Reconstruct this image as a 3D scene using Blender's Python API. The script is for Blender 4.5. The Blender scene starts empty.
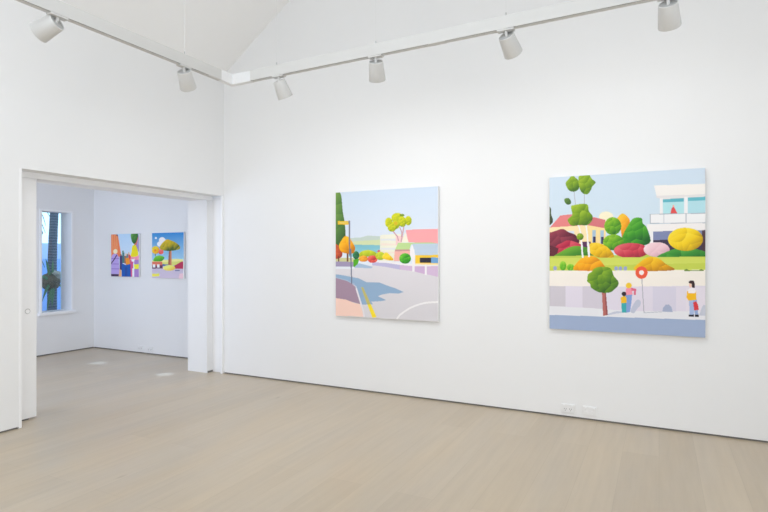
import bpy, bmesh, math, random
import numpy as np
from mathutils import Vector, Matrix

# ------------------------------------------------------------------ camera, sky, lights, exposure
S = bpy.context.scene
COL = S.collection
EYE = 1.45
cam_d = bpy.data.cameras.new('camera'); cam_d.sensor_width = 36.0
cam_d.lens = 543.46 / 768 * 36.0; cam_d.clip_start = 0.05
cam = bpy.data.objects.new('camera', cam_d); COL.objects.link(cam)
cam.location = (0, 0, EYE); cam.rotation_euler = (math.radians(90), 0, math.atan2(0.45150, 0.89227))
S.camera = cam
S.view_settings.view_transform = 'Standard'; S.view_settings.look = 'None'
S.view_settings.gamma = 1.0; S.view_settings.use_curve_mapping = False
S.view_settings.exposure = -0.06
S.cycles.max_bounces = 12; S.cycles.diffuse_bounces = 8; S.cycles.glossy_bounces = 3
S.cycles.sample_clamp_indirect = 4.0; S.cycles.caustics_reflective = False; S.cycles.caustics_refractive = False

W = bpy.data.worlds.new('sky'); S.world = W; W.use_nodes = True
bg = W.node_tree.nodes['Background']; bg.inputs[0].default_value = (0.52, 0.74, 1.0, 1); bg.inputs[1].default_value = 2.2

def area(name, loc, rot, sx, sy, watts, col):
    d = bpy.data.lights.new(name, 'AREA'); d.shape = 'RECTANGLE'; d.size = sx; d.size_y = sy
    d.energy = watts; d.color = col
    o = bpy.data.objects.new(name, d); COL.objects.link(o); o.location = loc; o.rotation_euler = rot
    return o
# added, unseen fill lights in place of supposed roof light and windows, none built
area('overhead_fill', (-2.0, 0.0, 4.86), (0, 0, 0), 2.0, 4.6, 64, (0.84, 0.915, 1.0))
area('rear_fill', (-2.6, -2.55, 3.3), (math.radians(-90), 0, math.radians(180)), 4.4, 2.8, 56, (0.79, 0.885, 1.0))
area('end_fill', (2.95, -0.4, 1.6), (math.radians(90), 0, math.radians(90)), 4.0, 3.0, 128, (0.81, 0.90, 1.0))
area('side_room_fill', (-6.6, 1.55, 1.45), (math.radians(-90), 0, math.radians(180)), 2.0, 1.7, 48, (0.67, 0.78, 1.0))

# ------------------------------------------------------------------ helpers
def lin(c): 
    c = np.asarray(c, float) / 255.0
    return np.where(c <= 0.04045, c / 12.92, ((c + 0.055) / 1.055) ** 2.4)
def bx(bm, x0, x1, y0, y1, z0, z1, bev=0.0):
    r = bmesh.ops.create_cube(bm, size=1.0); vs = r['verts']
    for v in vs:
        v.co = Vector(((x0 + x1) / 2 + v.co.x * (x1 - x0), (y0 + y1) / 2 + v.co.y * (y1 - y0), (z0 + z1) / 2 + v.co.z * (z1 - z0)))
    if bev:
        es = list({e for v in vs for e in v.link_edges})
        bmesh.ops.bevel(bm, geom=es, offset=bev, segments=2, profile=0.5, affect='EDGES')
def boxes(lst, bev=0.0):
    bm = bmesh.new()
    for b in lst: bx(bm, *b, bev=bev)
    return bm
def obj(name, bm, mat, parent=None, smooth=False):
    me = bpy.data.meshes.new(name); bm.normal_update(); bm.to_mesh(me); bm.free()
    if mat: me.materials.append(mat)
    if smooth:
        me.polygons.foreach_set('use_smooth', [True] * len(me.polygons))
        try: me.set_sharp_from_angle(angle=math.radians(40))
        except Exception: pass
    o = bpy.data.objects.new(name, me); COL.objects.link(o)
    if parent: o.parent = parent
    return o
def empty(name, loc, label=None, cat=None, group=None):
    o = bpy.data.objects.new(name, None); COL.objects.link(o); o.location = loc; o.empty_display_size = 0.05
    if label: tag(o, label, cat, group)
    return o
def tag(o, label, cat, group=None):
    o['label'] = label; o['category'] = cat
    if group: o['group'] = group
    return o
def struct(name, bm, mat, parent=None, label=None):
    o = obj(name, bm, mat, parent)
    if not parent: o['kind'] = 'structure'
    if label: o['label'] = label
    return o
def tube(bm, pts, rad, n=10, cap=True):
    pts = [Vector(p) for p in pts]
    if not hasattr(rad, '__len__'): rad = [rad] * len(pts)
    rings = []; side = None
    for i, p in enumerate(pts):
        t = (pts[min(i + 1, len(pts) - 1)] - pts[max(i - 1, 0)]).normalized()
        if side is None:
            side = t.orthogonal().normalized()
        side = (side - t * side.dot(t)).normalized(); up = t.cross(side)
        rings.append([bm.verts.new(p + (side * math.cos(a) + up * math.sin(a)) * rad[i]) for a in [2 * math.pi * k / n for k in range(n)]])
    for a, b in zip(rings, rings[1:]):
        for k in range(n): bm.faces.new((a[k], a[(k + 1) % n], b[(k + 1) % n], b[k]))
    if cap:
        bm.faces.new(rings[0][::-1]); bm.faces.new(rings[-1])
def lathe(bm, prof, mtx, n=32):
    rings = []
    for r, z in prof:
        if r < 1e-6: rings.append([bm.verts.new(mtx @ Vector((0, 0, z)))])
        else: rings.append([bm.verts.new(mtx @ Vector((r * math.cos(2 * math.pi * k / n), r * math.sin(2 * math.pi * k / n), z))) for k in range(n)])
    for a, b in zip(rings, rings[1:]):
        for k in range(n):
            q = [a[k % len(a)], a[(k + 1) % len(a)], b[(k + 1) % len(b)], b[k % len(b)]]
            q = list(dict.fromkeys(q))
            if len(q) > 2: bm.faces.new(q)

# ------------------------------------------------------------------ materials
def nmat(name, col, rough=0.6, metal=0.0, var=0.0, scale=8.0, bump=0.0, bscale=60.0, emit=None, spec=None):
    m = bpy.data.materials.new(name); m.use_nodes = True; nt = m.node_tree; N = nt.nodes; b = N['Principled BSDF']
    b.inputs['Base Color'].default_value = (*col, 1); b.inputs['Roughness'].default_value = rough; b.inputs['Metallic'].default_value = metal
    if spec is not None: b.inputs['Specular IOR Level'].default_value = spec
    tc = N.new('ShaderNodeTexCoord')
    if var:
        t = N.new('ShaderNodeTexNoise'); t.inputs['Scale'].default_value = scale; t.inputs['Detail'].default_value = 4
        nt.links.new(tc.outputs['Object'], t.inputs['Vector'])
        r = N.new('ShaderNodeValToRGB'); r.color_ramp.elements[0].position = 0.3; r.color_ramp.elements[1].position = 0.7
        r.color_ramp.elements[0].color = (*[c * (1 - var) for c in col], 1); r.color_ramp.elements[1].color = (*[min(1, c * (1 + var)) for c in col], 1)
        nt.links.new(t.outputs['Fac'], r.inputs['Fac']); nt.links.new(r.outputs['Color'], b.inputs['Base Color'])
    if bump:
        t2 = N.new('ShaderNodeTexNoise'); t2.inputs['Scale'].default_value = bscale; t2.inputs['Detail'].default_value = 3
        nt.links.new(tc.outputs['Object'], t2.inputs['Vector'])
        bp = N.new('ShaderNodeBump'); bp.inputs['Strength'].default_value = bump; bp.inputs['Distance'].default_value = 0.01
        nt.links.new(t2.outputs['Fac'], bp.inputs['Height']); nt.links.new(bp.outputs['Normal'], b.inputs['Normal'])
    if emit:
        b.inputs['Emission Color'].default_value = (*emit[:3], 1); b.inputs['Emission Strength'].default_value = emit[3]
    return m
M_WALL = nmat('white_wall_paint', (0.83, 0.83, 0.83), 0.85, var=0.006, scale=1.5, bump=0.02, bscale=180)
M_CEIL = nmat('white_ceiling_paint', (0.92, 0.918, 0.912), 0.9, var=0.006, scale=1.2)
M_TRIM = nmat('white_joinery_enamel', (0.89, 0.89, 0.895), 0.45, var=0.005)
M_GAP = nmat('dark_shadow_gap_strip', (0.17, 0.165, 0.155), 0.7, var=0.1)
M_CANVAS = nmat('primed_canvas_edge', (0.80, 0.80, 0.80), 0.8, var=0.03, scale=40, bump=0.1, bscale=500)
M_TRACK = nmat('white_powder_coat', (0.64, 0.632, 0.612), 0.45, var=0.01)
M_JOINT_LIT = nmat('spot_lit_joint_white', (0.80, 0.80, 0.80), 0.3, var=0.005)  # whiter than the track: lamp light on its corner, put into the colour
M_SLOT = nmat('dark_track_channel', (0.13, 0.13, 0.13), 0.6, var=0.1)
M_SPOT = nmat('off_white_spot_enamel', (0.66, 0.655, 0.64), 0.45, var=0.01)
M_CAP = nmat('grey_rear_cap', (0.45, 0.45, 0.44), 0.55, var=0.05)
M_STEEL = nmat('brushed_steel', (0.55, 0.55, 0.55), 0.35, 1.0, var=0.05)
M_CABLE = nmat('steel_suspension_wire', (0.72, 0.72, 0.71), 0.5, 0.2, var=0.03)
M_LENS = nmat('lamp_lens_glow', (0.9, 0.9, 0.88), 0.3, var=0.01, emit=(1, 0.97, 0.93, 6))
M_PLATE = nmat('white_outlet_plastic', (0.82, 0.82, 0.82), 0.3, var=0.005)
M_HOLE = nmat('dark_socket_hole', (0.05, 0.05, 0.05), 0.6, var=0.1)
M_LEAF = nmat('palm_leaf', (0.06, 0.20, 0.10), 0.5, var=0.25, scale=12)
M_FERN = nmat('staghorn_frond', (0.08, 0.17, 0.07), 0.55, var=0.3, scale=9)
M_SHIELD = nmat('staghorn_shield', (0.13, 0.095, 0.06), 0.85, var=0.4, scale=14, bump=0.6, bscale=30)
M_MOSS = nmat('pale_dried_shield', (0.36, 0.31, 0.25), 0.9, var=0.25, scale=18, bump=0.5, bscale=40)
M_COURT = nmat('blue_courtyard_render', (0.33, 0.50, 0.90), 0.9, var=0.04, scale=2, bump=0.1, bscale=80)
M_NEIGH = nmat('pale_lavender_render', (0.50, 0.60, 0.90), 0.9, var=0.03, scale=2)
M_GROUND = nmat('courtyard_gravel', (0.32, 0.31, 0.29), 0.95, var=0.3, scale=60, bump=0.6, bscale=90)

def bark():
    m = nmat('palm_bark', (0.16, 0.17, 0.19), 0.9); nt = m.node_tree; N = nt.nodes; b = N['Principled BSDF']
    tc = N.new('ShaderNodeTexCoord'); w = N.new('ShaderNodeTexWave'); w.bands_direction = 'Z'; w.inputs['Scale'].default_value = 7; w.inputs['Distortion'].default_value = 3; w.inputs['Detail'].default_value = 3
    r = N.new('ShaderNodeValToRGB'); r.color_ramp.elements[0].color = (0.085, 0.09, 0.11, 1); r.color_ramp.elements[1].color = (0.17, 0.18, 0.21, 1)
    nt.links.new(tc.outputs['Object'], w.inputs['Vector']); nt.links.new(w.outputs['Fac'], r.inputs['Fac']); nt.links.new(r.outputs['Color'], b.inputs['Base Color'])
    bp = N.new('ShaderNodeBump'); bp.inputs['Strength'].default_value = 0.4; nt.links.new(w.outputs['Fac'], bp.inputs['Height']); nt.links.new(bp.outputs['Normal'], b.inputs['Normal'])
    return m
M_BARK = bark()

def floor_mat():
    m = bpy.data.materials.new('limewashed_oak_boards'); m.use_nodes = True; nt = m.node_tree; N = nt.nodes; L = nt.links; b = N['Principled BSDF']
    tc = N.new('ShaderNodeTexCoord')
    mp = N.new('ShaderNodeMapping'); mp.inputs['Rotation'].default_value = (0, 0, math.radians(90)); L.new(tc.outputs['Object'], mp.inputs['Vector'])
    br = N.new('ShaderNodeTexBrick'); br.offset = 0.37; br.offset_frequency = 2
    for k, v in (('Scale', 1.0), ('Mortar Size', 0.0012), ('Mortar Smooth', 0.3), ('Bias', 0.0), ('Brick Width', 2.2), ('Row Height', 0.24)): br.inputs[k].default_value = v
    br.inputs['Color1'].default_value = (0.0, 0.0, 0.0, 1); br.inputs['Color2'].default_value = (1, 1, 1, 1); br.inputs['Mortar'].default_value = (0.3, 0.3, 0.3, 1)
    L.new(mp.outputs['Vector'], br.inputs['Vector'])
    ramp = N.new('ShaderNodeValToRGB'); e = ramp.color_ramp.elements
    e[0].color = (*FLOOR_A, 1); e[1].color = (*FLOOR_B, 1)
    el = ramp.color_ramp.elements.new(0.5); el.color = (*FLOOR_C, 1)
    L.new(br.outputs['Color'], ramp.inputs['Fac'])
    mg = N.new('ShaderNodeMapping'); mg.inputs['Scale'].default_value = (14, 0.9, 1); L.new(tc.outputs['Object'], mg.inputs['Vector'])
    g = N.new('ShaderNodeTexNoise'); g.inputs['Scale'].default_value = 1.6; g.inputs['Detail'].default_value = 6; g.inputs['Roughness'].default_value = 0.6; L.new(mg.outputs['Vector'], g.inputs['Vector'])
    gr = N.new('ShaderNodeValToRGB'); gr.color_ramp.elements[0].position = 0.32; gr.color_ramp.elements[0].color = (0.955, 0.95, 0.945, 1); gr.color_ramp.elements[1].position = 0.68; gr.color_ramp.elements[1].color = (1.04, 1.04, 1.04, 1); L.new(g.outputs['Fac'], gr.inputs['Fac'])
    mx = N.new('ShaderNodeMix'); mx.data_type = 'RGBA'; mx.blend_type = 'MULTIPLY'; mx.inputs['Factor'].default_value = 1.0
    L.new(ramp.outputs['Color'], mx.inputs[6]); L.new(gr.outputs['Color'], mx.inputs[7])
    # seams, and a few knots and scuffs
    sm = N.new('ShaderNodeMix'); sm.data_type = 'RGBA'; sm.blend_type = 'MULTIPLY'; L.new(br.outputs['Fac'], sm.inputs['Factor']); L.new(mx.outputs[2], sm.inputs[6]); sm.inputs[7].default_value = (0.86, 0.85, 0.83, 1)
    mk = N.new('ShaderNodeMapping'); mk.inputs['Scale'].default_value = (3.2, 1.1, 1); L.new(tc.outputs['Object'], mk.inputs['Vector'])
    vo = N.new('ShaderNodeTexVoronoi'); vo.inputs['Scale'].default_value = 0.9; L.new(mk.outputs['Vector'], vo.inputs['Vector'])
    kr = N.new('ShaderNodeValToRGB'); kr.color_ramp.elements[0].position = 0.015; kr.color_ramp.elements[0].color = (0.78, 0.75, 0.70, 1); kr.color_ramp.elements[1].position = 0.06; kr.color_ramp.elements[1].color = (1, 1, 1, 1); L.new(vo.outputs['Distance'], kr.inputs['Fac'])
    km = N.new('ShaderNodeMix'); km.data_type = 'RGBA'; km.blend_type = 'MULTIPLY'; km.inputs['Factor'].default_value = 1.0; L.new(sm.outputs[2], km.inputs[6]); L.new(kr.outputs['Color'], km.inputs[7])
    mb = N.new('ShaderNodeMapping'); mb.inputs['Scale'].default_value = (2.2, 0.45, 1); L.new(tc.outputs['Object'], mb.inputs['Vector'])
    nb = N.new('ShaderNodeTexNoise'); nb.inputs['Scale'].default_value = 1.3; nb.inputs['Detail'].default_value = 3; L.new(mb.outputs['Vector'], nb.inputs['Vector'])
    rb = N.new('ShaderNodeValToRGB'); rb.color_ramp.elements[0].position = 0.3; rb.color_ramp.elements[0].color = (0.97, 0.985, 1.02, 1); rb.color_ramp.elements[1].position = 0.7; rb.color_ramp.elements[1].color = (1.04, 1.01, 0.96, 1); L.new(nb.outputs['Fac'], rb.inputs['Fac'])
    kb = N.new('ShaderNodeMix'); kb.data_type = 'RGBA'; kb.blend_type = 'MULTIPLY'; kb.inputs['Factor'].default_value = 1.0; L.new(km.outputs[2], kb.inputs[6]); L.new(rb.outputs['Color'], kb.inputs[7])
    L.new(kb.outputs[2], b.inputs['Base Color'])
    b.inputs['Roughness'].default_value = 0.30; b.inputs['Specular IOR Level'].default_value = 0.5
    bp = N.new('ShaderNodeBump'); bp.inputs['Strength'].default_value = 0.08; bp.inputs['Distance'].default_value = 0.004; L.new(g.outputs['Fac'], bp.inputs['Height']); L.new(bp.outputs['Normal'], b.inputs['Normal'])
    return m
FLOOR_A = (0.485, 0.405, 0.305); FLOOR_C = (0.505, 0.423, 0.32); FLOOR_B = (0.525, 0.442, 0.337)
M_FLOOR = floor_mat()

def glass_mat():
    m = bpy.data.materials.new('window_glass'); m.use_nodes = True; nt = m.node_tree; N = nt.nodes
    for n in list(N): N.remove(n)
    o = N.new('ShaderNodeOutputMaterial'); t = N.new('ShaderNodeBsdfTransparent'); t.inputs[0].default_value = (0.93, 0.97, 0.97, 1)
    g = N.new('ShaderNodeBsdfGlossy'); g.inputs['Roughness'].default_value = 0.02; f = N.new('ShaderNodeFresnel'); f.inputs['IOR'].default_value = 1.3
    x = N.new('ShaderNodeMixShader'); nt.links.new(f.outputs[0], x.inputs[0]); nt.links.new(t.outputs[0], x.inputs[1]); nt.links.new(g.outputs[0], x.inputs[2]); nt.links.new(x.outputs[0], o.inputs[0])
    return m
M_GLASS = glass_mat()

# ------------------------------------------------------------------ the rooms
XB, YA = -4.80, 5.10            # gallery side of the left wall, gallery side of the long right wall
XS, YS = -7.98, 5.60            # side room: window wall, picture wall
XR, YR = 3.0, -2.6              # gallery walls out of view
GAP = 0.0155
EAVE, TOP, PITCH = 3.69, 4.90, 0.712
XI = XB + (TOP - EAVE) / PITCH  # where the slope meets the flat part
struct('floor', boxes([(-8.3, 3.25, -2.85, 5.9, -0.12, 0.0)]), M_FLOOR)

bm = bmesh.new()                # long wall with its gable top
prof = [(XB, GAP), (XR + 0.2, GAP), (XR + 0.2, TOP + 0.15), (XI, TOP + 0.15), (XB, EAVE + 0.15)]
f = [bm.verts.new((x, YA, z)) for x, z in prof]; k = [bm.verts.new((x, YA + 0.75, z)) for x, z in prof]
bm.faces.new(f); bm.faces.new(k[::-1])
for i in range(len(prof)): bm.faces.new((f[i], k[i], k[(i + 1) % len(prof)], f[(i + 1) % len(prof)]))
bmesh.ops.recalc_face_normals(bm, faces=bm.faces)
struct('wall_right', bm, M_WALL)
struct('baseboard_right', boxes([(-4.79, XR, YA + 0.012, YA + 0.03, 0.0, GAP)]), M_GAP)

HEAD = 2.19; Y0 = 2.711
struct('wall_left', boxes([(-4.975, XB, YR, Y0, GAP, HEAD), (-5.0, XB, YR, YA, HEAD, EAVE + 0.12),
                           (-5.30, -5.04, YR, 2.90, GAP, HEAD), (-5.30, -5.04, 2.90, 5.05, 2.148, HEAD), (-5.30, -5.0, YR, YA, HEAD, 2.9)]), M_WALL)
struct('baseboard_left', boxes([(-4.83, XB - 0.012, YR, Y0 - 0.025, 0.0, GAP)]), M_GAP)
struct('wall_pier', boxes([(-5.325, -5.0, 5.02, 5.62, 0.0, HEAD)]), M_WALL)
struct('baseboard_pier', boxes([(-5.02, -4.996, 5.03, 5.117, 0.0, 0.022)]), M_GAP)
struct('trim_1', boxes([(-4.835, XB + 0.002, Y0 - 0.022, Y0 + 0.002, 0.0, HEAD)], 0.002), M_TRIM)     # corner bead of the opening, door side
struct('trim_2', boxes([(-5.0, XB, 5.12, 5.6, 0.0, HEAD), (-4.820, XB + 0.002, 5.064, 5.12, 0.0, HEAD)], 0.002), M_TRIM)                       # return of the opening, corner side
struct('trim_3', boxes([(-4.978, -4.955, Y0 - 0.02, 5.06, 2.140, HEAD + 0.005)], 0.002), M_TRIM)        # fascia hiding the door track
door = struct('door_1', boxes([(-5.026, -4.986, 1.75, 2.945, 0.012, 2.175)], 0.002), M_TRIM)
bm = bmesh.new()
mt = Matrix.Translation((-4.986, 2.868, 0.96)) @ Matrix.Rotation(math.radians(90), 4, 'Y')
lathe(bm, [(0, -0.012), (0.017, -0.012), (0.018, 0.0), (0.023, 0.002), (0.024, 0.0)], mt, 28)
pull = struct('finger_pull', bm, M_STEEL, door, 'round recessed steel finger pull')
struct('trim_4', boxes([(-5.02, -4.99, 2.715, 2.88, 0.0, 0.012)]), M_GAP)                                # floor guide under the sliding door

# side room
WY0, WY1, WZ0, WZ1 = 4.785, 5.225, 0.625, 2.105
XO = XS - 0.25
struct('wall_window_side', boxes([(XO, XS, 1.3, WY0, GAP, 2.7), (XO, XS, WY1, 5.85, GAP, 2.7), (XO, XS, WY0, WY1, GAP, WZ0), (XO, XS, WY0, WY1, WZ1, 2.7)]), M_WALL)
struct('wall_picture_side', boxes([(XS, -5.0, YS, YS + 0.25, GAP, 2.7)]), M_WALL)
struct('wall_side_rear', boxes([(XO, -5.06, 1.3, 1.5, 0.0, 2.7)]), M_WALL)
struct('ceiling_side_room', boxes([(XO, -5.30, 1.3, YS + 0.25, 2.60, 2.75)]), M_CEIL)
struct('baseboard_window_side', boxes([(XS - 0.03, XS - 0.012, 1.5, YS, 0, GAP)]), M_GAP)
struct('baseboard_picture_side', boxes([(XS, -5.3, YS + 0.012, YS + 0.03, 0, GAP)]), M_GAP)

win = struct('window_1', boxes([(XS, XS + 0.014, WY0 - 0.03, WY0, WZ0 - 0.01, WZ1 + 0.03), (XS, XS + 0.014, WY1, WY1 + 0.03, WZ0 - 0.01, WZ1 + 0.03), (XS, XS + 0.014, WY0, WY1, WZ1, WZ1 + 0.03)], 0.003), M_TRIM, None, 'narrow tall window with deep white reveal in the side room')
struct('window_sill', boxes([(XO + 0.005, XS + 0.045, WY0 - 0.055, WY1 + 0.055, WZ0 - 0.04, WZ0 + 0.005)], 0.004), M_TRIM, win)
struct('glass_pane', boxes([(XO + 0.02, XO + 0.026, WY0 - 0.004, WY1 + 0.004, WZ0, WZ1 + 0.004)]), M_GLASS, win)

# gallery walls behind the camera and the vaulted ceiling
struct('wall_rear', boxes([(-5.0, XR, YR - 0.2, YR, 0.0, TOP + 0.2)]), M_WALL)
struct('wall_far_right', boxes([(XR, XR + 0.2, YR - 0.2, YA, 0.0, TOP + 0.2)]), M_WALL)
bm = bmesh.new()
pr = [(XB - 0.2, EAVE - 0.2 * PITCH), (XB, EAVE), (XI, TOP), (XR, TOP), (XR, TOP + 0.2), (XI - 0.05, TOP + 0.2), (XB - 0.2, EAVE + 0.25)]
f = [bm.verts.new((x, YR, z)) for x, z in pr]; k = [bm.verts.new((x, YA, z)) for x, z in pr]
bm.faces.new(f); bm.faces.new(k[::-1])
for i in range(len(pr)): bm.faces.new((f[i], k[i], k[(i + 1) % len(pr)], f[(i + 1) % len(pr)]))
bmesh.ops.recalc_face_normals(bm, faces=bm.faces)
struct('ceiling', bm, M_CEIL)
def ceil_z(x): return min(TOP, EAVE + (x - XB) * PITCH)

# courtyard outside the window
struct('wall_courtyard', boxes([(-9.95, -9.75, 3.4, 7.4, -0.1, 1.40)]), M_COURT)
struct('wall_courtyard_end', boxes([(-9.75, XO, 7.2, 7.4, -0.1, 1.40)]), M_COURT)
struct('wall_neighbour', boxes([(-14.3, -14.1, 2.0, 12.0, -0.16, 1.78)]), M_NEIGH)
struct('ground', boxes([(-14.3, XO, 2.0, 12.0, -0.16, -0.1)]), M_GROUND)

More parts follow.
